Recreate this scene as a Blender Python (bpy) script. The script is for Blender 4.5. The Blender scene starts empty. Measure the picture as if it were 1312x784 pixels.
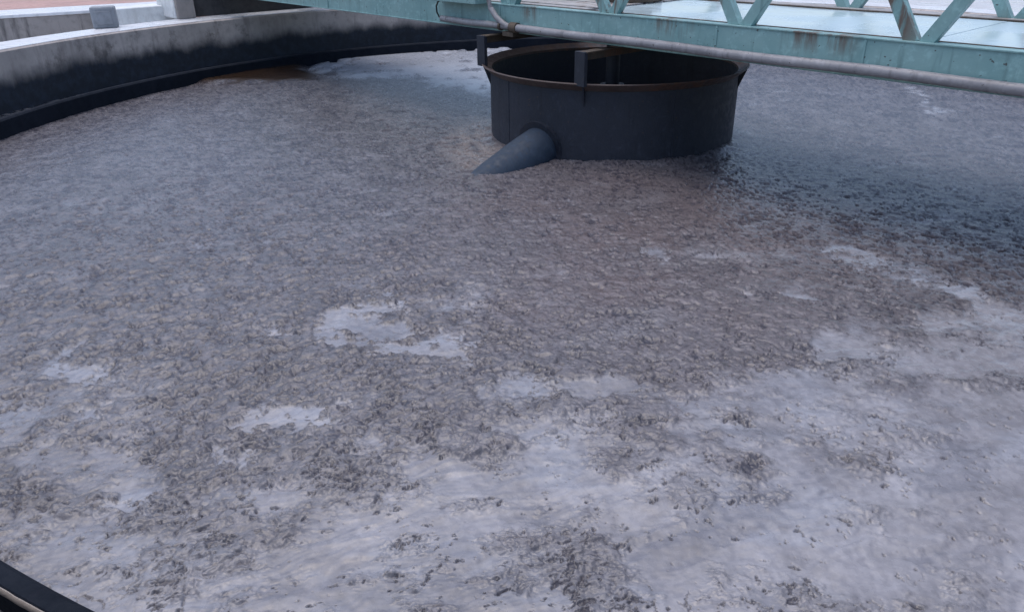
import bpy, bmesh, math, random
import numpy as np
from mathutils import Matrix, Vector
random.seed(7)
scene = bpy.context.scene
col = scene.collection
R_ = math.radians

# ------------------------------------------------------------------ camera
H = 2.5                                   # eye height above the sludge
PITCH, ROLL, FPX = 0.4644, -0.0133, 971.43
cam_d = bpy.data.cameras.new('camera'); cam = bpy.data.objects.new('camera', cam_d); col.objects.link(cam)
fw = Vector((0, math.cos(PITCH), -math.sin(PITCH))); rt = Vector((1, 0, 0)); up = rt.cross(fw)
rt2 = rt * math.cos(ROLL) + up * math.sin(ROLL); up2 = up * math.cos(ROLL) - rt * math.sin(ROLL)
m = Matrix((rt2, up2, -fw)).transposed().to_4x4(); m.translation = (0, 0, H)
cam.matrix_world = m
cam_d.sensor_width = 36; cam_d.lens = 36 * FPX / 1312
cam_d.clip_start = 0.05; cam_d.clip_end = 1500
scene.camera = cam

# ------------------------------------------------------------------ world, sun, exposure
SUN_EL, SUN_AZ = R_(80), R_(-60)          # azimuth from +Y towards +X
world = bpy.data.worlds.new('World'); scene.world = world; world.use_nodes = True
wn = world.node_tree.nodes; wl = world.node_tree.links; wn.clear()
sky = wn.new('ShaderNodeTexSky'); sky.sky_type = 'NISHITA'; sky.sun_disc = False
sky.sun_elevation = SUN_EL; sky.sun_rotation = SUN_AZ
sky.air_density = 1.0; sky.dust_density = 3.0; sky.ozone_density = 2.5; sky.altitude = 0
bgn = wn.new('ShaderNodeBackground'); bgn.inputs['Strength'].default_value = 0.125
wo = wn.new('ShaderNodeOutputWorld')
wl.new(sky.outputs[0], bgn.inputs[0]); wl.new(bgn.outputs[0], wo.inputs[0])
sun_d = bpy.data.lights.new('sun', 'SUN'); sun_d.energy = 0.75; sun_d.angle = R_(80); sun_d.color = (1.0, 0.985, 0.97)
sun = bpy.data.objects.new('sun', sun_d); col.objects.link(sun)
sd = Vector((math.sin(SUN_AZ) * math.cos(SUN_EL), math.cos(SUN_AZ) * math.cos(SUN_EL), math.sin(SUN_EL)))
sun.rotation_euler = sd.to_track_quat('Z', 'Y').to_euler()
sun.location = (0, 0, 30)
vs = scene.view_settings
vs.view_transform = 'Standard'; vs.look = 'None'; vs.gamma = 1.0; vs.use_curve_mapping = False
vs.exposure = 0.80
scene.render.engine = 'CYCLES'

# ------------------------------------------------------------------ material helpers
class NT:
    def __init__(s, name):
        s.mat = bpy.data.materials.new(name); s.mat.use_nodes = True
        s.n = s.mat.node_tree.nodes; s.l = s.mat.node_tree.links
        s.b = s.n['Principled BSDF']
    def node(s, t, **kw):
        n = s.n.new(t)
        for k, v in kw.items():
            if hasattr(n, k): setattr(n, k, v)
        return n
    def set(s, n, k, v):
        if isinstance(v, bpy.types.NodeSocket): s.l.new(v, n.inputs[k])
        else: n.inputs[k].default_value = v
    def coord(s, scale=(1, 1, 1), out='Object'):
        c = s.n.new('ShaderNodeTexCoord'); mp = s.n.new('ShaderNodeMapping')
        s.l.new(c.outputs[out], mp.inputs[0]); mp.inputs['Scale'].default_value = scale
        return mp.outputs[0]
    def noise(s, vec, scale, detail=5, rough=.55, dist=0):
        n = s.n.new('ShaderNodeTexNoise'); s.l.new(vec, n.inputs['Vector'])
        n.inputs['Scale'].default_value = scale; n.inputs['Detail'].default_value = detail
        n.inputs['Roughness'].default_value = rough; n.inputs['Distortion'].default_value = dist
        return n.outputs[0]
    def ramp(s, f, a, b, lo=0., hi=1.):
        n = s.n.new('ShaderNodeMapRange'); n.interpolation_type = 'SMOOTHSTEP'
        s.l.new(f, n.inputs[0])
        for i, v in zip((1, 2, 3, 4), (a, b, lo, hi)): n.inputs[i].default_value = v
        return n.outputs[0]
    def mix(s, f, a, b):
        n = s.n.new('ShaderNodeMix'); n.data_type = 'RGBA'
        s.set(n, 0, f)
        for i, v in ((6, a), (7, b)):
            if isinstance(v, bpy.types.NodeSocket): s.l.new(v, n.inputs[i])
            else: n.inputs[i].default_value = (*v, 1)
        return n.outputs[2]
    def math(s, op, a, b=None):
        n = s.n.new('ShaderNodeMath'); n.operation = op
        s.set(n, 0, a)
        if b is not None: s.set(n, 1, b)
        return n.outputs[0]
    def bump(s, h, strength, dist, nrm=None):
        n = s.n.new('ShaderNodeBump'); s.l.new(h, n.inputs['Height'])
        n.inputs['Strength'].default_value = strength; n.inputs['Distance'].default_value = dist
        if nrm: s.l.new(nrm, n.inputs['Normal'])
        return n.outputs[0]
    def sep(s, vec):
        n = s.n.new('ShaderNodeSeparateXYZ'); s.l.new(vec, n.inputs[0]); return n.outputs
    def attr(s, name):
        n = s.n.new('ShaderNodeAttribute'); n.attribute_name = name; return n.outputs['Fac']
    def out(s, color=None, rough=None, normal=None, metal=None, spec=None):
        for k, v in (('Base Color', color), ('Roughness', rough), ('Normal', normal), ('Metallic', metal), ('Specular IOR Level', spec)):
            if v is None: continue
            if isinstance(v, tuple): v = (*v, 1)
            s.set(s.b, k, v)
        return s.mat

def mat_paint(name, base, dark, rust_amt=.0, rough=.5, zt=None):
    """old steel paint: mottled, chipped, rust runs hanging from a top edge at local z = zt"""
    t = NT(name); v = t.coord()
    n1 = t.noise(v, 1.7, 6, .6); n2 = t.noise(v, 14, 5, .6); n3 = t.noise(v, 60, 3, .6)
    c = t.mix(t.ramp(n1, .35, .68), base, dark)
    c = t.mix(t.ramp(n2, .50, .72, 0, .45), c, tuple(min(1, x * 1.45 + .02) for x in base))
    vs_ = t.coord((7, 7, .55)); ns = t.noise(vs_, 2.2, 5, .6)
    c = t.mix(t.ramp(ns, .53, .72, 0, .55), c, tuple(x * .55 for x in dark))
    rust = (.13, .062, .036)
    if rust_amt > 0:
        vr = t.coord((1, 1, .12)); nr = t.noise(vr, 9, 5, .65); area = t.noise(t.coord((.55, .55, .1)), 1.3, 3, .5)
        a = t.ramp(area, .53, .62)
        if zt is not None:
            xx = t.sep(t.coord())[0]; zones = None
            for x0, w in ((3.35, .42), (1.75, .30), (-4.9, .7), (-7.0, .8), (5.6, .25), (-.4, .2)):
                q_ = t.ramp(t.math('ABSOLUTE', t.math('SUBTRACT', xx, x0)), w * .5, w, 1, 0)
                zones = q_ if zones is None else t.math('MAXIMUM', zones, q_)
            a = zones
        r = t.math('MULTIPLY', t.ramp(nr, .52 - rust_amt * .1, .62), a)
        if zt is not None:
            z = t.sep(t.coord())[2]
            r = t.math('MULTIPLY', r, t.ramp(z, zt - .24, zt - .01, 0, 1))
        c = t.mix(t.math('MULTIPLY', r, .85), c, rust)
    chips = t.ramp(t.noise(v, 23, 2, .5), .70, .73)
    c = t.mix(t.math('MULTIPLY', chips, .8), c, (.05, .035, .03))
    nrm = t.bump(n2, .25, .01); nrm = t.bump(n3, .15, .004, nrm)
    return t.out(c, t.ramp(n2, .3, .7, rough - .12, rough + .15), nrm)

def mat_concrete(name, base, stain, streak=.7, rough=.8, wet=None, band=None):
    t = NT(name); v = t.coord()
    n1 = t.noise(v, .9, 6, .6); n2 = t.noise(v, 7, 6, .65); n3 = t.noise(v, 55, 4, .6)
    c = t.mix(t.ramp(n1, .3, .7), base, tuple(x * .72 for x in base))
    c = t.mix(t.ramp(n2, .45, .75, 0, .6), c, tuple(x * .55 for x in base))
    vs_ = t.coord((3.2, 3.2, .35)); ns = t.noise(vs_, 1.6, 6, .65)
    c = t.mix(t.ramp(ns, .50, .70, 0, streak), c, stain)
    if band is not None: c = t.mix(t.ramp(t.noise(v, 2.6, 7, .72), .50, .72, 0, .75), c, tuple(x * .35 for x in stain))
    r = t.ramp(n2, .3, .7, rough - .1, rough + .1)
    if band is not None:                      # dark wet growth below a ragged tide line
        z0, bc = band
        z = t.sep(t.coord())[2]
        jag = t.math('MULTIPLY', t.math('SUBTRACT', t.noise(t.coord((1.7, 1.7, 1.0)), 1.5, 6, .55), .5), .34)
        zz = t.math('ADD', z, jag)
        k = t.ramp(zz, z0 - .12, z0 + .17, 1, 0)
        c = t.mix(k, c, t.mix(t.ramp(n2, .4, .7), bc, tuple(x * 2.0 for x in bc)))
        r = t.mix(k, (rough,) * 3, (.5,) * 3)
        r2 = t.sep(r)[0] if False else None
    if wet is not None: r = t.ramp(n1, .42, .6, wet, wet + .3)
    nrm = t.bump(n2, .4, .02); nrm = t.bump(n3, .3, .006, nrm)
    if band is not None: return t.out(c, .65, nrm)
    return t.out(c, r, nrm)

TEAL = mat_paint('teal_paint', (.235, .385, .38), (.185, .33, .33), .9, .45, zt=1.625)
TEAL_D = mat_paint('teal_paint_members', (.235, .385, .378), (.18, .32, .32), .12, .45)
DARK_STEEL = mat_paint('dark_steel', (.019, .023, .036), (.013, .017, .028), .0, .6)
RIM_STEEL = mat_paint('rusty_rim_steel', (.085, .060, .055), (.055, .036, .032), 1.0, .6)
GREY_PIPE = mat_paint('grey_pipe_paint', (.29, .28, .29), (.20, .19, .20), .0, .4)
BRACKET = mat_paint('bracket_rust', (.10, .072, .05), (.06, .045, .035), .8, .7)
NOZZLE = mat_paint('blue_grey_rubber', (.023, .041, .070), (.015, .029, .052), .0, .7)
BLACK = mat_paint('black_rubber', (.012, .012, .014), (.008, .008, .01), 0, .5)
WALL_C = mat_concrete('tank_wall_concrete', (.54, .475, .44), (.26, .22, .205), .65, .8, band=(.45, (.009, .013, .022)))
WALL_C2 = mat_concrete('stained_concrete', (.33, .30, .285), (.07, .065, .065), .9, .8)
WALL_TOP = mat_concrete('wet_pale_concrete', (.74, .75, .78), (.50, .50, .52), .3, .4, wet=.22)
GROUND = mat_concrete('wet_ground_concrete', (.66, .66, .67), (.42, .40, .39), .4, .4, wet=.15)
RED_PAVE = mat_concrete('red_paving', (.46, .27, .23), (.36, .24, .21), .4, .6)
BLOCK = mat_concrete('grey_block', (.30, .32, .35), (.2, .21, .24), .4, .8)
WHITE_P = mat_concrete('whitewashed_concrete', (.80, .82, .82), (.48, .48, .46), .35, .55)
DARK_C = mat_concrete('void_shade_concrete', (.05, .05, .055), (.02, .02, .025), .8, .8)  # near-black colour paints the shade of the void under the bridge end
WEIR = mat_concrete('wet_black_weir', (.008, .012, .021), (.012, .014, .022), .6, .8)
LIME = mat_concrete('lime_scale', (.36, .31, .27), (.18, .15, .13), .6, .85)
PLANK = mat_concrete('weathered_plank', (.42, .40, .39), (.16, .10, .07), .8, .6)

def deck_mat():
    t = NT('wet_deck_plate'); v = t.coord()
    n1 = t.noise(v, 1.1, 6, .6); n2 = t.noise(v, 12, 5, .6)
    c = t.mix(t.ramp(n1, .35, .7), (.52, .64, .69), (.42, .54, .59))
    c = t.mix(t.ramp(n2, .58, .75, 0, .6), c, (.30, .34, .35))
    return t.out(c, t.ramp(n1, .35, .65, .12, .36), t.bump(n2, .12, .004), metal=0.0, spec=.8)
DECK = deck_mat()

def launder_mat():
    t = NT('launder_water'); v = t.coord()
    n1 = t.noise(v, 5, 6, .62, .6); n2 = t.noise(v, 40, 4, .6)
    f = t.ramp(n1, .48, .60)
    c = t.mix(f, (.022, .027, .036), (.085, .088, .10))
    return t.out(c, t.ramp(n1, .45, .6, .12, .6), t.bump(n2, .3, .006, t.bump(n1, .4, .02)))
LAUNDER = launder_mat()

def sludge_mat():
    t = NT('sludge_surface'); v = t.coord()
    ca = t.n.new('ShaderNodeAttribute'); ca.attribute_name = 'pigment'
    rough = t.attr('rough'); wet = t.attr('wet')
    n2 = t.noise(v, 21, 3, .5)
    hs = t.n.new('ShaderNodeHueSaturation'); t.l.new(ca.outputs['Color'], hs.inputs['Color'])
    t.l.new(t.ramp(n2, .30, .70, .92, 1.07), hs.inputs['Value'])
    r = t.math('MULTIPLY', t.math('ADD', t.ramp(n2, .3, .7, .20, .32), t.math('MULTIPLY', rough, .05)), t.math('SUBTRACT', 1.0, t.math('MULTIPLY', wet, .65)))
    h = t.math('MULTIPLY', n2, t.math('ADD', t.math('MULTIPLY', rough, .75), .30))
    return t.out(hs.outputs[0], r, t.bump(h, .8, .013), spec=.5)
SLUDGE = sludge_mat()

# ------------------------------------------------------------------ mesh helpers
def tag(o, label=None, cat=None, group=None, kind=None):
    if label: o['label'] = label
    if cat: o['category'] = cat
    if group: o['group'] = group
    if kind: o['kind'] = kind
    return o
def empty(name, loc=(0, 0, 0), rz=0):
    o = bpy.data.objects.new(name, None); col.objects.link(o)
    o.location = loc; o.rotation_euler = (0, 0, rz); o.empty_display_size = .2
    return o
class MB:
    def __init__(s): s.bm = bmesh.new()
    def box(s, x0, x1, y0, y1, z0, z1, bev=0):
        b = s.bm; vs = [b.verts.new((x, y, z)) for x in (x0, x1) for y in (y0, y1) for z in (z0, z1)]
        fs = [(0, 1, 3, 2), (4, 6, 7, 5), (0, 4, 5, 1), (2, 3, 7, 6), (0, 2, 6, 4), (1, 5, 7, 3)]
        f = [b.faces.new([vs[i] for i in q]) for q in fs]
        if bev: bmesh.ops.bevel(b, geom=list({e for q in f for e in q.edges}), offset=bev, segments=2, affect='EDGES', profile=.5)
        return s
    def bar(s, a, b_, w, d, side=(0, 1, 0), bev=0):
        """rectangular bar from a to b_, width w across, depth d along side"""
        a, b_ = Vector(a), Vector(b_); ax = (b_ - a).normalized(); sd_ = Vector(side); sd_ = (sd_ - ax * sd_.dot(ax)).normalized()
        tr = ax.cross(sd_); b = s.bm
        vs = [b.verts.new(p + tr * (w / 2 * i) + sd_ * (d / 2 * j)) for p in (a, b_) for i, j in ((-1, -1), (1, -1), (1, 1), (-1, 1))]
        f = [b.faces.new([vs[i] for i in q]) for q in ((3, 2, 1, 0), (4, 5, 6, 7), (0, 1, 5, 4), (1, 2, 6, 5), (2, 3, 7, 6), (3, 0, 4, 7))]
        if bev: bmesh.ops.bevel(b, geom=list({e for q in f for e in q.edges}), offset=bev, segments=2, affect='EDGES', profile=.5)
        return s
    def tube(s, pts, rad, n=16, cap=True):
        pts = [Vector(p) for p in pts]; b = s.bm; rings = []
        rads = rad if isinstance(rad, (list, tuple)) else [rad] * len(pts)
        ref = Vector((0, 0, 1))
        for i, p in enumerate(pts):
            ax = (pts[min(i + 1, len(pts) - 1)] - pts[max(i - 1, 0)]).normalized()
            rf = ref if abs(ax.dot(ref)) < .95 else Vector((0, 1, 0))
            u = ax.cross(rf).normalized(); w = u.cross(ax)
            rings.append([b.verts.new(p + (u * math.cos(2 * math.pi * k / n) + w * math.sin(2 * math.pi * k / n)) * rads[i]) for k in range(n)])
        for r0, r1 in zip(rings, rings[1:]):
            for k in range(n): b.faces.new((r0[k], r0[(k + 1) % n], r1[(k + 1) % n], r1[k])).smooth = True
        if cap: b.faces.new(rings[0][::-1]); b.faces.new(rings[-1])
        return s
    def ring(s, prof, n=192, a0=0, a1=2 * math.pi, close=True, wob=None, rad=None):
        """lathe: closed profile [(r,z)...]"""
        b = s.bm; full = abs(a1 - a0 - 2 * math.pi) < 1e-6; cnt = n if full else n + 1; rows = []
        for i in range(cnt):
            a = a0 + (a1 - a0) * i / n
            dr_ = float(rad(a)) if rad else 0
            rows.append([b.verts.new(((r + dr_) * math.cos(a), (r + dr_) * math.sin(a), z + (wob(a, r, z) if wob else 0))) for r, z in prof])
        m_ = len(prof)
        for i in range(n):
            r0, r1 = rows[i], rows[(i + 1) % cnt]
            for k in range(m_ if close else m_ - 1):
                b.faces.new((r0[k], r1[k], r1[(k + 1) % m_], r0[(k + 1) % m_]))
        return s
    def build(s, name, mat, parent=None, smooth_angle=None):
        bmesh.ops.recalc_face_normals(s.bm, faces=s.bm.faces[:])
        me = bpy.data.meshes.new(name); s.bm.to_mesh(me); s.bm.free(); me.materials.append(mat)
        if smooth_angle:
            for p in me.polygons: p.use_smooth = True
            me.set_sharp_from_angle(angle=R_(smooth_angle))
        o = bpy.data.objects.new(name, me); col.objects.link(o)
        if parent: o.parent = parent
        return o

# ------------------------------------------------------------------ numpy noise
rng = np.random.default_rng(11)
PERM = rng.permutation(4096).astype(np.int32)
GA = rng.uniform(0, 2 * np.pi, 4096).astype(np.float32); GX, GY = np.cos(GA), np.sin(GA)
JX, JY, JV = (rng.random(4096).astype(np.float32) for _ in range(3))
def _h(ix, iy, s): return PERM[(ix + PERM[(iy + s * 131) & 4095]) & 4095]
def perlin(x, y, s=0):
    ix = np.floor(x).astype(np.int32); iy = np.floor(y).astype(np.int32)
    fx = (x - ix).astype(np.float32); fy = (y - iy).astype(np.float32)
    u = fx * fx * fx * (fx * (fx * 6 - 15) + 10); v = fy * fy * fy * (fy * (fy * 6 - 15) + 10)
    def g(dx, dy):
        h = _h(ix + dx, iy + dy, s); return GX[h] * (fx - dx) + GY[h] * (fy - dy)
    a = g(0, 0); b = g(1, 0); c = g(0, 1); d = g(1, 1)
    a = a + u * (b - a); c = c + u * (d - c)
    return (a + v * (c - a)) * 1.5
def fbm(x, y, lam, o=3, s=0, gain=.5):
    r = 0; amp = 1
    for i in range(o):
        r = r + amp * perlin(x / lam + 17.3 * i, y / lam - 9.1 * i, s + i); lam *= .5; amp *= gain
    return r
def worley(x, y, s=0):
    ix = np.floor(x).astype(np.int32); iy = np.floor(y).astype(np.int32)
    f1 = np.full(x.shape, 9, np.float32); f2 = f1.copy(); val = np.zeros_like(f1)
    for dx in (-1, 0, 1):
        for dy in (-1, 0, 1):
            h = _h(ix + dx, iy + dy, s)
            d = (ix + dx + JX[h] - x) ** 2 + (iy + dy + JY[h] - y) ** 2
            d = d.astype(np.float32)
            near = d < f1
            f2 = np.where(near, f1, np.minimum(f2, d)); val = np.where(near, JV[h], val); f1 = np.where(near, d, f1)
    return np.sqrt(f1), np.sqrt(f2), val
def worley2(x, y, s=0):
    ix = np.floor(x).astype(np.int32); iy = np.floor(y).astype(np.int32)
    f1 = np.full(x.shape, 9, np.float32); f2 = f1.copy(); val = np.zeros_like(f1); ox = np.zeros_like(f1); oy = np.zeros_like(f1)
    for dx in (-1, 0, 1):
        for dy in (-1, 0, 1):
            h = _h(ix + dx, iy + dy, s)
            ex = (x - ix - dx - JX[h]).astype(np.float32); ey = (y - iy - dy - JY[h]).astype(np.float32); d = ex * ex + ey * ey
            near = d < f1
            f2 = np.where(near, f1, np.minimum(f2, d)); val = np.where(near, JV[h], val); ox = np.where(near, ex, ox); oy = np.where(near, ey, oy); f1 = np.where(near, d, f1)
    return np.sqrt(f1), np.sqrt(f2), val, ox, -oy
def sstep(a, b, x):
    t = np.clip((x - a) / (b - a), 0, 1); return t * t * (3 - 2 * t)
def poly_sd(x, y, pts):
    """signed distance to a polygon, positive inside"""
    d = np.full(x.shape, 1e9, np.float32); ins = np.zeros(x.shape, bool); n = len(pts)
    for i in range(n):
        ax, ay = pts[i]; bx, by = pts[(i + 1) % n]
        ex, ey = bx - ax, by - ay
        t = np.clip(((x - ax) * ex + (y - ay) * ey) / (ex * ex + ey * ey + 1e-12), 0, 1)
        d = np.minimum(d, (x - ax - t * ex) ** 2 + (y - ay - t * ey) ** 2)
        c = ((ay > y) != (by > y)) & (x < (bx - ax) * (y - ay) / (by - ay + 1e-12) + ax)
        ins ^= c
    d = np.sqrt(d); return np.where(ins, d, -d)

# ------------------------------------------------------------------ layout (metres, sludge at z = 0)
CX, CY = 1.36, 10.255                      # tank centre
R = 8.56                                   # inner radius of the weir ring
RW = 9.40                                  # inner face of the outer wall
WTOP = .88
BANG = math.atan2(-.74967, .66182)         # bridge heading; local x runs to the right and towards the viewer
C0 = (CX, CY, 0)
def bulge(a):                              # the tank is not quite round: it swells a little below the viewer
    d = (np.degrees(a) + 180) % 360 - 180
    k = np.clip((d + 121) / 24, 0, 1); j = np.clip((-28 - d) / 40, 0, 1)
    return .24 * k * k * (3 - 2 * k) * j * j * (3 - 2 * j)

# ------------------------------------------------------------------ setting
g = MB(); g.box(-400, 400, -400, 400, .30, .40)
# the ground sheet has a round pit for the tank: build as ring instead
g.bm.free(); g = MB(); g.ring([(10.0, .40), (600, .40)], 96, close=False)
o = g.build('ground', GROUND); o.location = C0; tag(o, kind='structure')
lw = MB(); lw.ring([(R + .05, -.03), (RW + .05, -.03)], 160, close=False)
o = lw.build('launder_water', LAUNDER); o.location = C0; tag(o, kind='structure')

# the sludge
def build_sludge():
    NA, NR = 1180, 1280
    az0 = math.atan2(CX, CY); half = math.asin((R + .1) / math.hypot(CX, CY)) + .004
    az = np.linspace(az0 - half, az0 + half, NA)
    r0 = math.hypot(CX, CY) - R - .32; r1 = math.hypot(CX, CY) + R + .12
    rr = 1 / np.linspace(1 / r0, 1 / r1, NR)
    A, D = np.meshgrid(az, rr)
    rs = np.random.default_rng(3)
    A = A + rs.uniform(-.35, .35, A.shape) * (az[1] - az[0])
    X = (D * np.sin(A)).ravel(); Y = (D * np.cos(A)).ravel()
    px, py = X - CX, Y - CY; rad = np.hypot(px, py)
    lim = R + .05 + bulge(np.arctan2(py, px)); out = rad > lim
    k = np.where(out, lim / np.maximum(rad, 1e-6), 1)
    X = CX + px * k; Y = CY + py * k
    oi = out.reshape(NR, NA)
    keep = ~(oi[:-1, :-1] & oi[1:, :-1] & oi[:-1, 1:] & oi[1:, 1:])
    idx = np.arange(NR * NA, dtype=np.int32).reshape(NR, NA)
    q = np.stack([idx[:-1, :-1], idx[:-1, 1:], idx[1:, 1:], idx[1:, :-1]], -1)[keep]
    q = q[:, ::-1]
    used = np.zeros(NR * NA, bool); used[q.ravel()] = True
    remap = np.cumsum(used) - 1; q = remap[q].astype(np.int32)
    x = X[used].astype(np.float32); y = Y[used].astype(np.float32)
    rad = np.hypot(x - CX, y - CY)
    dr = (x * x + y * y) * (1 / r0 - 1 / r1) / NR
    def lod(lam): return sstep(.7, 1.9, lam / dr)
    # ---- where the surface is smooth paste (1) and where it is curdled (0)
    wx = x + .17 * fbm(x, y, .50, 6, 1, .72); wy = y + .17 * fbm(x, y, .50, 6, 10, .72)
    holes = fbm(x / 1.7, y, .20, 5, 150, .72)
    S = np.full(x.shape, .04, np.float32)
    for v, pts in SMOOTH:
        fe = .05 if v >= .7 and len(pts) < 12 else .15
        w = sstep(-fe, fe, poly_sd(wx, wy, pts))
        if fe < .1: w = w * sstep(-.42, -.06, holes)
        S = S + (v - S) * w
    nz = fbm(x / 1.7, y, .36, 6, 7, .72)
    curd = ((1 - S) - .5) * 1.0 + .5 + .42 * nz                  # continuous field
    rough = sstep(.22, .80, curd) * 1.0
    tint = np.clip(.45 * rough + .55 * sstep(-.1, 1.0, ((1 - S) - .5) * .95 + .5 + .40 * fbm(x, y, .7, 5, 17, .62)), 0, 1)
    side = sstep(-1.0, 3.2, x + .15 * (y - 5))
    brown = np.exp(-(((x - 1.1) / 2.0) ** 2 + ((y - 6.3) / 2.4) ** 2)) * (.75 + .5 * fbm(x, y, 1.1, 3, 100))
    brown = np.clip(brown * .9, 0, 1)
    # ---- scales of torn crust, each lifted towards its near edge, with broken gaps between
    far_ = sstep(4.5, 7.5, y)
    w1, w2 = fbm(x, y, .13, 4, 20, .62), fbm(x, y, .13, 4, 26, .62)
    qx = x + .034 * w1; qy = y + .034 * w2
    broken = sstep(-.35, .15, fbm(x, y, .13, 3, 28))
    b1 = b2 = b3 = 0
    for (dx_, dy_), w_, s0 in (((.86, .50), 1 - side, 180), ((.88, -.47), side, 184)):
        al = (qx * dx_ + qy * dy_) / 1.45; ac = (-qx * dy_ + qy * dx_) / .9
        b1 = b1 + w_ * np.abs(perlin(al / .120, ac / .120, s0)); b2 = b2 + w_ * np.abs(perlin(al / .062, ac / .062, s0 + 1)); b3 = b3 + w_ * np.abs(perlin(al / .26, ac / .22, s0 + 2))
    msz = 1 - .75 * brown
    crack = np.maximum((1 - sstep(.01, .13, b1)) * msz, .8 * (1 - sstep(.01, .14, b2)) * sstep(-.2, .2, fbm(x, y, .3, 3, 29) + .25 * brown)) * broken
    crack = np.maximum(crack, .45 * far_ * (1 - sstep(.02, .16, b3)) * broken)
    hr = lod(.10) * .027 * np.sqrt(b1 + .02) * msz + lod(.055) * .011 * np.sqrt(b2 + .02) + lod(.2) * .016 * np.sqrt(b3 + .02) - .014
    hr = hr + lod(.20) * .008 * perlin(x / .20, y / .20, 33) + lod(.10) * .005 * perlin(qx / .10, qy / .10, 34) + lod(.04) * .004 * perlin(qx / .04, qy / .04, 35)
    hr = hr * (1 - (.4 + .3 * side) * sstep(4.5, 8.5, y))
    # ---- flecks: ragged gaps with crevice shade painted into their pigment, thicker towards the curd, drawn out by the slow turn
    fl = 0
    for (dx_, dy_), w_, s0 in (((.86, .50), 1 - side, 40), ((.88, -.47), side, 44)):
        al = x * dx_ + y * dy_ + .02 * w1; ac = -x * dy_ + y * dx_ + .02 * w2
        fl = fl + w_ * fbm(al / 1.7, ac / .8, .042, 4, s0, .74)
    fmix = sstep(-.2, .25, fbm(x, y, .6, 3, 153))
    fl = fl * (1 - .45 * fmix) + .55 * fmix * fbm(x / 1.5, y / .9, .11, 4, 156, .68)
    fl = .85 * fl + .25 * sstep(5, 9, y) * fbm(x / 1.6, y, .14, 3, 47, .6)
    fl = fl / np.sqrt(side ** 2 + (1 - side) ** 2)
    clus = fbm(x, y, .36, 4, 48, .65)
    far = sstep(5, 9, y)
    thr = 1.02 - .58 * sstep(.0, .75, curd) - .42 * sstep(-.1, .5, clus) + .06 - .12 * far
    fleck = sstep(thr, thr + .13, fl)
    hr = hr - .011 * fleck * lod(.06)
    # ---- smooth paste: low swells, drawn ripples on the right, hair cracks on the left
    sw = .010 * fbm(x, y, .9, 3, 50) + .0055 * fbm(x, y, .20, 3, 55, .6)
    ca, sa = math.cos(.35), math.sin(.35)
    lx = (x * ca + y * sa) + .10 * fbm(x, y, .5, 2, 60); ly = (-x * sa + y * ca) + .06 * fbm(x, y, .4, 2, 61)
    sw = sw + .007 * (1 - np.abs(perlin(lx / .70, ly / .17, 66))) ** 2 + .0045 * perlin(lx / .26, ly / .055, 63) * sstep(-.4, .5, fbm(x, y, 1.2, 2, 64)) + .0014 * perlin(lx / .10, ly / .025, 65)
    sw = sw - .012 * fleck
    c1, c2, cv = worley(qx / .11 + 3, qy / .11, 74)
    left = sstep(-.6, -1.8, x)
    hair = (1 - sstep(.01, .10, c2 - c1)) * sstep(.34, .56, fbm(x, y, .5, 3, 75) + .62 * left - .22) * broken
    sw = sw - .014 * hair
    z = sw * (1 - rough) + (hr + .010) * rough
    # coarse heave, and the surface sinking a little to the rim
    z = z + .02 * fbm(x, y, 2.6, 2, 80) - .13 * sstep(R - 2.4, R, rad)
    # sludge pushed up against the drum
    z = z + .035 * np.exp(-((rad - 1.62) / .14) ** 2) * (.6 + .6 * fbm(x, y, .5, 3, 120))
    # ---- far foam, clear brown pool, tan swirl by the outlet
    ang_ = np.arctan2(y - CY, x - CX)
    foamp = poly_sd(x + .25 * fbm(x, y, .9, 3, 90), y + .5 * fbm(x, y, .9, 3, 91), FOAM)
    foam = sstep(-.1, .5, foamp) * sstep(-.55, .1, fbm(x / .6, y, .6, 4, 92) + .55 * sstep(0, 2.2, foamp))
    streak = poly_sd(x + .12 * fbm(x, y, .3, 2, 93), y + .3 * fbm(x, y, .5, 2, 94), STREAK)
    foam = np.maximum(foam, .45 * sstep(-.02, .10, streak) * sstep(-.1, .3, fbm(x, y, .25, 2, 95)))
    pool = sstep(-.35, .10, poly_sd(x + .1 * fbm(x, y, .6, 2, 98), y + .2 * fbm(x, y, .6, 2, 99), POOL))
    calm = np.maximum(foam * .7, pool)
    z = z * (1 - .85 * calm) - .015 * pool
    tan = .5 * sstep(-.25, .25, poly_sd(x + .12 * fbm(x, y, .4, 3, 110), y + .2 * fbm(x, y, .5, 3, 111), TAN)) * sstep(-.8, .4, perlin(rad / .12 + .5 * fbm(x, y, .3, 3, 113), ang_ * 4, 112))
    # ---- pigment
    def mixc(c, d, k): return c + (np.asarray(d, np.float32) - c) * k[:, None]
    one = np.ones((len(x), 1), np.float32)
    n1 = fbm(x, y, .42, 4, 130, .6); nst = fbm(x / 2.6, y, .45, 5, 134, .62); nfl = fbm(lx / 3.0, ly, .30, 5, 140, .62)
    smooth_c = mixc(one * np.array((.270, .264, .287), np.float32), (.232, .225, .243), sstep(-.5, .6, n1))
    smooth_c = mixc(smooth_c, (.258, .264, .300), .7 * sstep(.0, .55, nst))
    smooth_c = mixc(smooth_c, (.165, .166, .192), .6 * sstep(.12, .55, nfl))
    rough_c = mixc(one * np.array((.121, .113, .124), np.float32), (.100, .093, .102), sstep(-.5, .5, n1))
    rough_c = mixc(rough_c, (.127, .101, .102), brown)
    grain = fbm(x, y, .09, 4, 146, .7)
    salt = fbm(x / 1.4, y, .030, 2, 160, .8)
    rough_c = rough_c * (1 + .22 * np.clip(grain, -1.2, 1.2) + .13 * np.clip(salt, -1, 1.2))[:, None]
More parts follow.
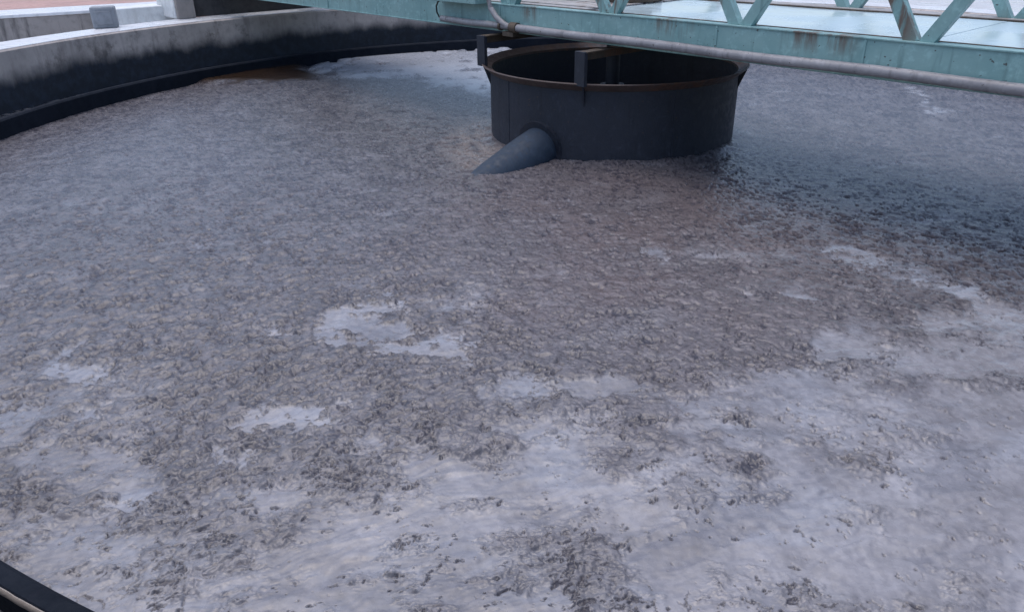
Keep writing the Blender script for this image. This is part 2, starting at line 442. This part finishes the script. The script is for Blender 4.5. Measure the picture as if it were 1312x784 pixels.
    smooth_c = smooth_c * (1 + .07 * np.clip(salt, -1, 1) + .10 * np.clip(fbm(x / 1.6, y, .16, 3, 164, .65), -1, 1))[:, None]
    col_ = smooth_c + (rough_c - smooth_c) * tint[:, None]
    gap_shade = np.clip(fleck * .84 + 1.0 * crack * rough + .55 * hair * (1 - rough), 0, .85)  # crevice shade put into the colour of flecks, creases and hair cracks
    col_ = mixc(col_, (.040, .037, .050), gap_shade)
    col_ = mixc(col_, (.30, .25, .225), tan)
    col_ = mixc(col_, (.47, .49, .54), foam * .9)
    col_ = mixc(col_, (.034, .020, .012), pool)
    wet = np.maximum(foam * .6, pool); rough = rough * (1 - .9 * calm)
    n = len(x)
    me = bpy.data.meshes.new('sludge'); me.vertices.add(n); me.loops.add(q.size); me.polygons.add(len(q))
    me.vertices.foreach_set('co', np.stack([x, y, z], -1).astype(np.float32).ravel())
    me.loops.foreach_set('vertex_index', q.ravel())
    me.polygons.foreach_set('loop_start', np.arange(0, q.size, 4, dtype=np.int32))
    me.polygons.foreach_set('use_smooth', np.ones(len(q), bool))
    for nm, a in (('rough', rough), ('wet', wet)):
        at = me.attributes.new(nm, 'FLOAT', 'POINT'); at.data.foreach_set('value', a.astype(np.float32))
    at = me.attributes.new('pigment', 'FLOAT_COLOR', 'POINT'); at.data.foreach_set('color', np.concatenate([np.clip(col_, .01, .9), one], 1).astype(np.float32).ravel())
    me.update(calc_edges=True)
    me.materials.append(SLUDGE)
    o = bpy.data.objects.new('sludge', me); col.objects.link(o); tag(o, kind='structure')
    return o

SMOOTH = [
 (0.30, [(-3.62, 4.64), (-2.84, 3.46), (-1.84, 3.25), (-1.4, 3.39), (-2.16, 4.09)]),
 (0.48, [(-1.47, 3.24), (-0.78, 3.38), (-0.53, 2.89), (-0.83, 2.59), (-1.22, 2.43), (-1.58, 2.65), (-1.75, 3.15)]),
 (0.42, [(-3.3, 4.21), (-2.94, 3.93), (-1.98, 3.43), (-1.33, 3.15), (-1.27, 2.59), (-2.38, 2.66)]),
 (0.80, [(-0.32, 3.95), (0.21, 4.01), (0.95, 3.83), (1.39, 3.74), (1.98, 4.08), (2.49, 4.47), (3.03, 4.8), (4.2, 5.2), (6, 3), (2.05, 1.2), (-1.0, 1.5), (-1.67, 2.23), (-1.35, 2.33), (-1.21, 2.41), (-0.86, 2.64), (-0.7, 3.01), (-0.58, 3.26), (-0.08, 3.39), (0.19, 3.61)]),
 (0.66, [(-2.54, 2.93), (-2.22, 2.76), (-1.65, 2.65), (-1.24, 2.5), (-1.16, 2.22), (-1.66, 2.0), (-2.5, 2.4)]),
 (0.85, [(-1.29, 4.93), (-0.92, 5.18), (-0.65, 5.1), (-0.58, 4.73), (-0.28, 4.36), (-0.34, 4.26), (-0.69, 4.24), (-0.93, 4.15), (-1.07, 4.35), (-1.4, 4.67)]),
 (0.6, [(-0.57, 5.19), (-0.27, 5.23), (-0.27, 4.78), (-0.45, 4.8)]),
 (0.9, [(-1.73, 3.41), (-1.57, 3.65), (-1.3, 3.85), (-1.07, 3.86), (-0.99, 3.71), (-1.31, 3.53), (-1.44, 3.36), (-1.72, 3.33)]),
 (0.85, [(-3.16, 4.41), (-3.07, 4.62), (-2.84, 4.28), (-2.55, 4.1), (-2.63, 3.96), (-3.02, 4.16)]),
 (0.9, [(-2.49, 3.87), (-2.36, 3.87), (-2.32, 3.66), (-2.44, 3.63)]),
 (0.75, [(-1.82, 4.82), (-1.6, 4.86), (-1.52, 4.6), (-1.66, 4.63)]),
 (0.9, [(-2.23, 2.93), (-1.94, 3.16), (-1.77, 2.98), (-1.96, 2.77)]),
 (0.9, [(-1.83, 2.99), (-1.73, 2.97), (-1.53, 2.7), (-1.57, 2.67)]),
 (0.62, [(2.0, 4.5), (3.5, 4.6), (3.4, 3.5), (1.9, 3.7)]),
 (0.72, [(2.80, 6.15), (2.95, 6.05), (3.75, 4.95), (3.55, 4.70), (3.05, 5.30), (2.66, 5.85)]),
 (0.75, [(1.09, 6.0), (1.3, 5.98), (1.45, 5.61), (1.18, 5.68)]),
 (0.5, [(1.5, 5.99), (2.26, 5.86), (2.79, 5.57), (2.19, 5.66), (1.52, 5.78)]),
 (0.75, [(1.95, 5.3), (2.27, 5.16), (2.22, 4.9), (1.97, 4.97)]),
 (0.25, [(0.28, 3.68), (0.8, 3.79), (1.0, 3.55), (0.93, 3.23), (0.58, 3.21), (0.26, 3.38)]),
 (0.35, [(-0.08, 3.82), (0.29, 3.72), (0.26, 3.38), (-0.08, 3.35), (-0.43, 3.51)]),
 (0.4, [(0.94, 3.37), (1.45, 3.36), (1.47, 3.15), (1.09, 3.1), (0.86, 3.17)]),
 (0.3, [(1.66, 3.28), (1.9, 3.31), (1.81, 3.05), (1.61, 3.01)]),
 (0.45, [(0.0, 2.88), (0.46, 2.87), (0.49, 2.56), (0.29, 2.32), (0.1, 2.3), (-0.04, 2.57)]),
 (0.5, [(-0.36, 2.63), (-0.07, 2.67), (0.1, 2.39), (-0.2, 2.37)]),
 (0.55, [(-0.81, 2.59), (-0.43, 2.63), (-0.32, 2.21), (-0.77, 2.22)]),
 (0.5, [(0.87, 3.01), (1.18, 3.02), (1.18, 2.86), (0.87, 2.84)]),
 (0.1, [(2.47, 5.07), (2.78, 4.87), (2.65, 4.36), (2.31, 4.53)]),
 (0.2, [(2.9, 4.99), (3.16, 4.88), (3.01, 4.71), (2.8, 4.78)]),
 (0.55, [(1.13, 4.01), (1.65, 3.99), (2.11, 3.81), (1.93, 3.49), (1.55, 3.65), (1.09, 3.83)]),
]
FOAM = [(-4.6, 19.5), (-4.2, 15.2), (-3.2, 14.6), (-1.9, 14.2), (-.5, 12.4), (.0, 12.6), (.4, 20)]
TAN = [(-.55, 11.2), (-.25, 10.9), (-.2, 10.2), (-.1, 9.3), (.05, 8.85), (-.55, 8.5), (-.85, 9.6)]
STREAK = [(6.55, 12.9), (6.85, 12.8), (6.15, 10.6), (5.95, 10.7)]
POOL = [(-7.6, 17.5), (-6.6, 15.2), (-5.6, 14.75), (-4.9, 14.65), (-3.75, 14.6), (-3.95, 15.3), (-4.5, 16.4), (-4.6, 19)]
build_sludge()

# ------------------------------------------------------------------ tank: weir ring and outer wall
t = MB()
t.ring([(R, -.5), (R, .110), (R + .025, .135), (R + .09, .135), (R + .105, .120), (R + .105, -.5)], 360, rad=bulge)
WEIR.node_tree.nodes['Principled BSDF'].inputs['Specular IOR Level'].default_value = .15
weir = t.build('weir_ring', WEIR, smooth_angle=30); weir.location = C0
tag(weir, 'low black curved weir edge where the grey sludge meets the overflow channel', 'weir')
t = MB(); rs = random.Random(5); wobs = [rs.uniform(-.006, .008) for _ in range(900)]
t.ring([(R + .100, .117), (R + .100, .1355), (R + .105, .1375), (R + .111, .131), (R + .110, .105), (R + .107, .095)], 900, R_(-175), R_(-10), rad=bulge,
       wob=lambda a, r, z: wobs[int((a + math.pi) / 2 / math.pi * 899.5)] * .6)
t.build('lime_crust', LIME, weir, smooth_angle=60)['label'] = 'thin beige crust along the outer lip'

tank = empty('tank_wall', C0)
tag(tank, 'round concrete tank wall, beige above and black-stained below, enclosing the sludge', 'wall')
t = MB(); t.ring([(RW, -.6), (RW, WTOP - .03), (RW + .03, WTOP), (RW + .03, WTOP - .05), (RW + .3, WTOP - .05), (RW + .3, -.6)], 220)
t.build('wall_face', WALL_C, tank, smooth_angle=30)
t = MB(); t.ring([(RW + .028, WTOP - .06), (RW + .028, WTOP + .004), (RW + .78, WTOP + .004), (RW + .80, WTOP - .02), (RW + .80, .2), (RW + .6, .2)], 220)
t.build('wall_top', WALL_TOP, tank, smooth_angle=30)

# ------------------------------------------------------------------ the feed well
well = empty('feed_well', C0, BANG)
tag(well, 'dark round steel feed well drum with rusty flared rim standing in the sludge', 'drum')
WR, RIMR, WH = 1.604, 1.715, .91
t = MB(); t.ring([(WR, -.6), (WR, WH - .06), (WR - .012, WH - .06), (WR - .012, -.6)], 128)
t.build('shell', DARK_STEEL, well, smooth_angle=30)
t = MB(); t.ring([(WR - .02, WH - .075), (WR + .01, WH - .085), (RIMR - .012, WH - .012), (RIMR, WH), (RIMR - .01, WH + .012), (WR + .01, WH - .045), (WR - .02, WH - .045)], 128)
t.build('rim', RIM_STEEL, well, smooth_angle=50)
BX = (-1.03, .83)                          # two hanger beams under the bridge
for bx in BX:
    ey = math.sqrt((RIMR - .012) ** 2 - bx ** 2)
    t = MB(); t.bar((bx, -ey, 1.215), (bx, ey, 1.215), .055, .10, (0, 0, 1), .006)
    t.bar((bx + .045, -ey + .003, 1.257), (bx + .045, ey - .003, 1.257), .08, .012, (0, 0, 1))
    t.build('hanger_beam', BRACKET, well)
    for s_ in (-1, 1):
        t = MB(); t.bar((bx, s_ * ey, WH - .02), (bx, s_ * ey, 1.262), .05, .15, (1, 0, 0), .004)
        t.bar((bx - .05, s_ * (ey - .04), WH - .02), (bx - .05, s_ * (ey - .04), 1.263), .09, .014, (1, 0, 0))
        t.build('support_post', DARK_STEEL, well)
for ang_d in (-128, 27, 60, 128, 153, 180 + 15, -60):
    a = R_(ang_d); u = Vector((math.cos(a), math.sin(a), 0)); w = Vector((-u.y, u.x, 0)) * .008
    t = MB(); b = t.bm
    tri = [u * (WR - .004) + Vector((0, 0, WH - .07)), u * (RIMR - .02) + Vector((0, 0, WH - .03)), u * (WR - .004) + Vector((0, 0, WH - .27))]
    va = [b.verts.new(p + w) for p in tri]; vb = [b.verts.new(p - w) for p in tri]
    b.faces.new(va); b.faces.new(vb[::-1])
    for i in range(3): b.faces.new((va[i], vb[i], vb[(i + 1) % 3], va[(i + 1) % 3]))
    t.build('rim_gusset', DARK_STEEL, well)
for ang_d in (-100, -22, 50, 170):            # vertical plate seams
    a = R_(ang_d); u = Vector((math.cos(a), math.sin(a), 0))
    t = MB(); t.bar(u * (WR + .001) + Vector((0, 0, -.3)), u * (WR + .001) + Vector((0, 0, WH - .09)), .022, .008, u, .002)
    t.build('weld_seam', DARK_STEEL, well)
# outlet sleeve drooping into the sludge
def wl(x, y, z):                           # world -> well-local
    d = Vector((x - CX, y - CY, z)); d.rotate(Matrix.Rotation(-BANG, 3, 'Z')); return d
pts = [(.52, 9.23), (.38, 9.06), (.25, 8.92), (.10, 8.77), (-.05, 8.62), (-.20, 8.48), (-.36, 8.33), (-.50, 8.20)]
zc = [.135, .105, .06, .0, -.055, -.11, -.18, -.25]; rd = [.255, .255, .255, .25, .235, .22, .20, .18]
t = MB(); t.tube([wl(x, y, z) for (x, y), z in zip(pts, zc)], rd, 28)
noz = t.build('outlet_sleeve', NOZZLE, well, smooth_angle=60); noz['label'] = 'blue-grey tapered sleeve drooping from the drum into the sludge'
t = MB(); pa, pb = wl(.425, 9.115, .12), wl(.355, 9.035, .10)
t.tube([pa, pb], [.325, .325], 36)
t.build('collar', DARK_STEEL, noz, smooth_angle=40)
# torque shaft of the rake in the middle of the drum
shaft = MB(); shaft.tube([(0, 0, -.4), (0, 0, 1.30)], .09, 24); shaft.tube([(0, 0, .55), (0, 0, .62)], .16, 24)
o = shaft.build('drive_shaft', DARK_STEEL, smooth_angle=40); o.location = C0
tag(o, 'dark vertical drive shaft inside the drum under the bridge', 'shaft')

# ------------------------------------------------------------------ the truss bridge
bridge = empty('truss_bridge', C0, BANG)
tag(bridge, 'teal painted steel truss footbridge with wet deck crossing above the drum', 'bridge')
HW = 1.125; ZB, ZT = 1.30, 1.625; XL, XR = -10.4, 10.4; PAN = 5 / 3; TH = 1.15
for s_ in (-1, 1):
    t = MB(); y = s_ * (HW - .012)
    t.box(XL, XR, min(y, y - s_ * .012), max(y, y - s_ * .012), ZB + .010, ZT - .014)                 # web
    t.box(XL, XR, min(s_ * HW, s_ * (HW - .13)), max(s_ * HW, s_ * (HW - .13)), ZT - .014, ZT, .003)  # flanges
    t.box(XL, XR, min(s_ * HW, s_ * (HW - .13)), max(s_ * HW, s_ * (HW - .13)), ZB, ZB + .013, .003)
    t.build('lower_chord', TEAL, bridge)
    t = MB(); t.box(XL, XR, min(s_ * HW, s_ * (HW - .11)), max(s_ * HW, s_ * (HW - .11)), ZT + TH, ZT + TH + .10, .006)
    t.build('upper_chord', TEAL_D, bridge)
    yc = s_ * (HW - .055)
    nodes = [PAN / 2 + PAN * k for k in range(-6, 6)]
    for xn in nodes:
        for d in (-1, 1):
            a = Vector((xn + d * .050, yc, ZT - .02)); b_ = Vector((xn + d * (PAN / 2 - .06), yc, ZT + TH + .01))
            t = MB(); t.bar(a, b_, .105, .012, (0, 1, 0), .002)
            ax = (b_ - a).normalized(); tr = ax.cross(Vector((0, 1, 0)))
            off = tr * (.0465 if tr.x > 0 else -.0465)
            t.bar(a + off + Vector((0, .045, 0)), b_ + off + Vector((0, .045, 0)), .012, .08, (0, 1, 0), .002)
            t.build('diagonal', TEAL_D, bridge)
for x in (-5.3, -.95, 2.28, 3.76, 6.4):      # butt straps where chord lengths are joined
    t = MB(); t.box(x - .012, x + .012, -HW + .004, -HW + .013, ZB + .016, ZT - .017, .002); t.build('butt_strap', TEAL, bridge)
# floor beams under the deck
for k in range(-6, 7):
    x = PAN * k
    t = MB(); t.box(x - .05, x + .05, -HW + .03, HW - .03, ZT - .16, ZT - .05, .004)
    t.build('floor_beam', DARK_STEEL, bridge)
# steel deck plates right of the drive, and far left
ZD = ZT - .008
k = 0
for x0, x1 in [(.42 + i * 1.25, .42 + (i + 1) * 1.25) for i in range(8)] + [(-2.2 - (i + 1) * 1.25, -2.2 - i * 1.25) for i in range(6)]:
    t = MB(); t.box(x0 + .002, x1 - .002, -HW + .19, HW - .19, ZD - .006, ZD + random.uniform(-.002, .002), .002)
    t.build('deck_plate', DECK, bridge)
for s_ in (-1, 1):
    t = MB(); y = s_ * (HW - .165); t.box(XL, XR, y - .012, y + .012, ZD - .012, ZD + .012, .003); t.build('deck_edge_angle', BRACKET, bridge)
t = MB(); t.box(XL, XR, HW - .15, HW + .10, ZT - .03, ZT + .010, .004); t.build('kerb_strip', PLANK, bridge)
# loose lengthwise boards near the drive
yb = -HW + .20
while yb < HW - .25:
    w = random.uniform(.12, .17)
    t = MB(); t.box(-2.19, .40 + random.uniform(-.04, 0), yb, yb + w, ZD - .02, ZD + .012 + random.uniform(-.006, .006), .004)
    t.build('deck_board', PLANK, bridge); yb += w + random.uniform(.025, .05)
# drive on the bridge at the centre
drv = empty('drive_unit', (CX, CY, ZD + .02), BANG)
tag(drv, 'rusty brown drive gearbox on the bridge deck above the drum', 'gearbox')
t = MB(); t.tube([(0, .25, .0), (0, .25, .09)], .42, 32); t.build('base_flange', BRACKET, drv, smooth_angle=40)
t = MB(); t.tube([(0, .25, .09), (0, .25, .45)], .30, 32); t.tube([(0, .25, .45), (0, .25, .9)], .17, 24); t.build('housing', BRACKET, drv, smooth_angle=40)
# service pipe clipped to the viewer's side of the bridge
pipe = empty('service_pipe', C0, BANG)
tag(pipe, 'long grey pipe running under the near edge of the teal bridge', 'pipe')
PY, PZ, PR = -HW - .058, 1.372, .047
pt = [(-2.05, PY - .03, PZ + .012)] + [(-2.05 + (i + 1) * .5, PY + (.004 if i % 2 else -.004), PZ + (.006 * math.sin(i * 1.3))) for i in range(24)]
t = MB(); t.tube(pt[:4] , .040, 18); t.build('thin_section', GREY_PIPE, pipe, smooth_angle=40)
t = MB(); t.tube([(-.62, PY, PZ)] + pt[4:], PR, 20); t.build('main_section', GREY_PIPE, pipe, smooth_angle=40)
t = MB(); t.tube([(-.66, PY, PZ), (-.54, PY, PZ)], PR + .016, 20); t.build('coupling', BRACKET, pipe, smooth_angle=40)
t = MB(); t.tube([(-.86, PY - .01, PZ), (-.83, PY - .01, PZ)], .052, 20); t.build('clamp', BRACKET, pipe, smooth_angle=40)
arc = [(-.70, PY - .005, PZ + .005), (-.80, PY - .01, PZ + .035), (-.92, PY - .015, PZ + .10), (-1.02, PY - .02, PZ + .20), (-1.07, PY - .02, PZ + .33), (-1.09, PY - .02, PZ + .6), (-1.10, PY - .02, PZ + 1.2)]
t = MB(); t.tube(arc, .036, 16); t.build('branch_bend', GREY_PIPE, pipe, smooth_angle=40)
t = MB(); t.box(-.80, -.60, PY - .03, PY + .20, 1.262, 1.318, .004); t.build('pipe_bracket', BRACKET, pipe)
jb = empty('junction_box', C0, BANG)
tag(jb, 'teal box bracket with black end on the bridge side above the pipe end', 'junction box')
t = MB(); t.box(-2.0, -1.18, -HW - .20, -HW - .003, 1.615, 1.76, .006); t.build('housing', TEAL_D, jb)
t = MB(); t.box(-2.16, -2.003, -HW - .19, -HW - .01, 1.622, 1.75, .004); t.build('black_cap', BLACK, jb)
cb = [(-1.96, PY - .10, 1.63), (-2.02, PY - .10, 1.60), (-2.09, PY - .08, 1.54), (-2.11, PY - .06, 1.46), (-2.09, PY - .04, 1.40), (-2.04, PY - .03, PZ + .012)]
t = MB(); t.tube(cb, .011, 10); o = t.build('cable', BLACK, smooth_angle=60); o.location = C0; o.rotation_euler = (0, 0, BANG)
tag(o, 'thin black cable looping from the junction box to the pipe end', 'cable')

# ------------------------------------------------------------------ left background
ab = empty('bridge_abutment', C0, BANG)
tag(ab, 'concrete abutment with whitewashed side block under the far end of the bridge', 'abutment')
t = MB(); t.box(-10.95, -9.98, -2.0, -1.70, WTOP + .006, 2.0, .02); t.build('white_block', WHITE_P, ab)
t = MB(); t.box(-9.975, -9.87, -1.98, -1.62, WTOP + .006, 1.9, .015); t.build('grey_pier', WALL_C2, ab)
t = MB(); t.box(-10.6, -10.1, -1.69, 1.69, WTOP + .006, 1.262, .01); t.build('void_shade_wall', DARK_C, ab)

def wall_between(name, p0, p1, z0, z1, th, mat, parent=None):
    a = math.atan2(p1[1] - p0[1], p1[0] - p0[0]); L = math.hypot(p1[0] - p0[0], p1[1] - p0[1])
    return a, L
p0, p1 = (-16.5, 12.35), (-7.2, 18.42)
a = math.atan2(p1[1] - p0[1], p1[0] - p0[0]); L = math.hypot(p1[0] - p0[0], p1[1] - p0[1])
bw = empty('neighbour_wall', (*p0, .40), a)
tag(bw, 'streaked concrete wall with pale coping behind the tank at upper left', 'wall')
t = MB(); t.box(0, L, .03, 1.2, .002, .535, .01); t.build('wall_face', WALL_C2, bw)
t = MB(); t.box(-.05, L + .03, 0, 1.35, .537, .60, .012); t.build('coping', WALL_TOP, bw)
t = MB(); t.box(0, L + 12, 1.4, 30, 0, .35); o = t.build('red_paving', RED_PAVE); o.location = (*p0, .404); o.rotation_euler = (0, 0, a); tag(o, kind='structure')

t = MB(); t.box(-.21, .21, -.15, .15, 0, .37, .03); t.box(-.14, .14, -.165, -.14, .06, .3, .01)
o = t.build('concrete_block', BLOCK); o.location = (-7.52, 15.08, .886); o.rotation_euler = (0, 0, .35)
tag(o, 'grey concrete block standing on the tank wall top at upper left', 'block')
t = MB(); t.box(-.15, 1.25, 0, .6, 0, .70, .02)
o = t.build('white_slab', WHITE_P); o.location = (-7.85, 16.32, .402); o.rotation_euler = (0, 0, .73)
tag(o, 'low white concrete slab between the grey block and the bridge end', 'slab')
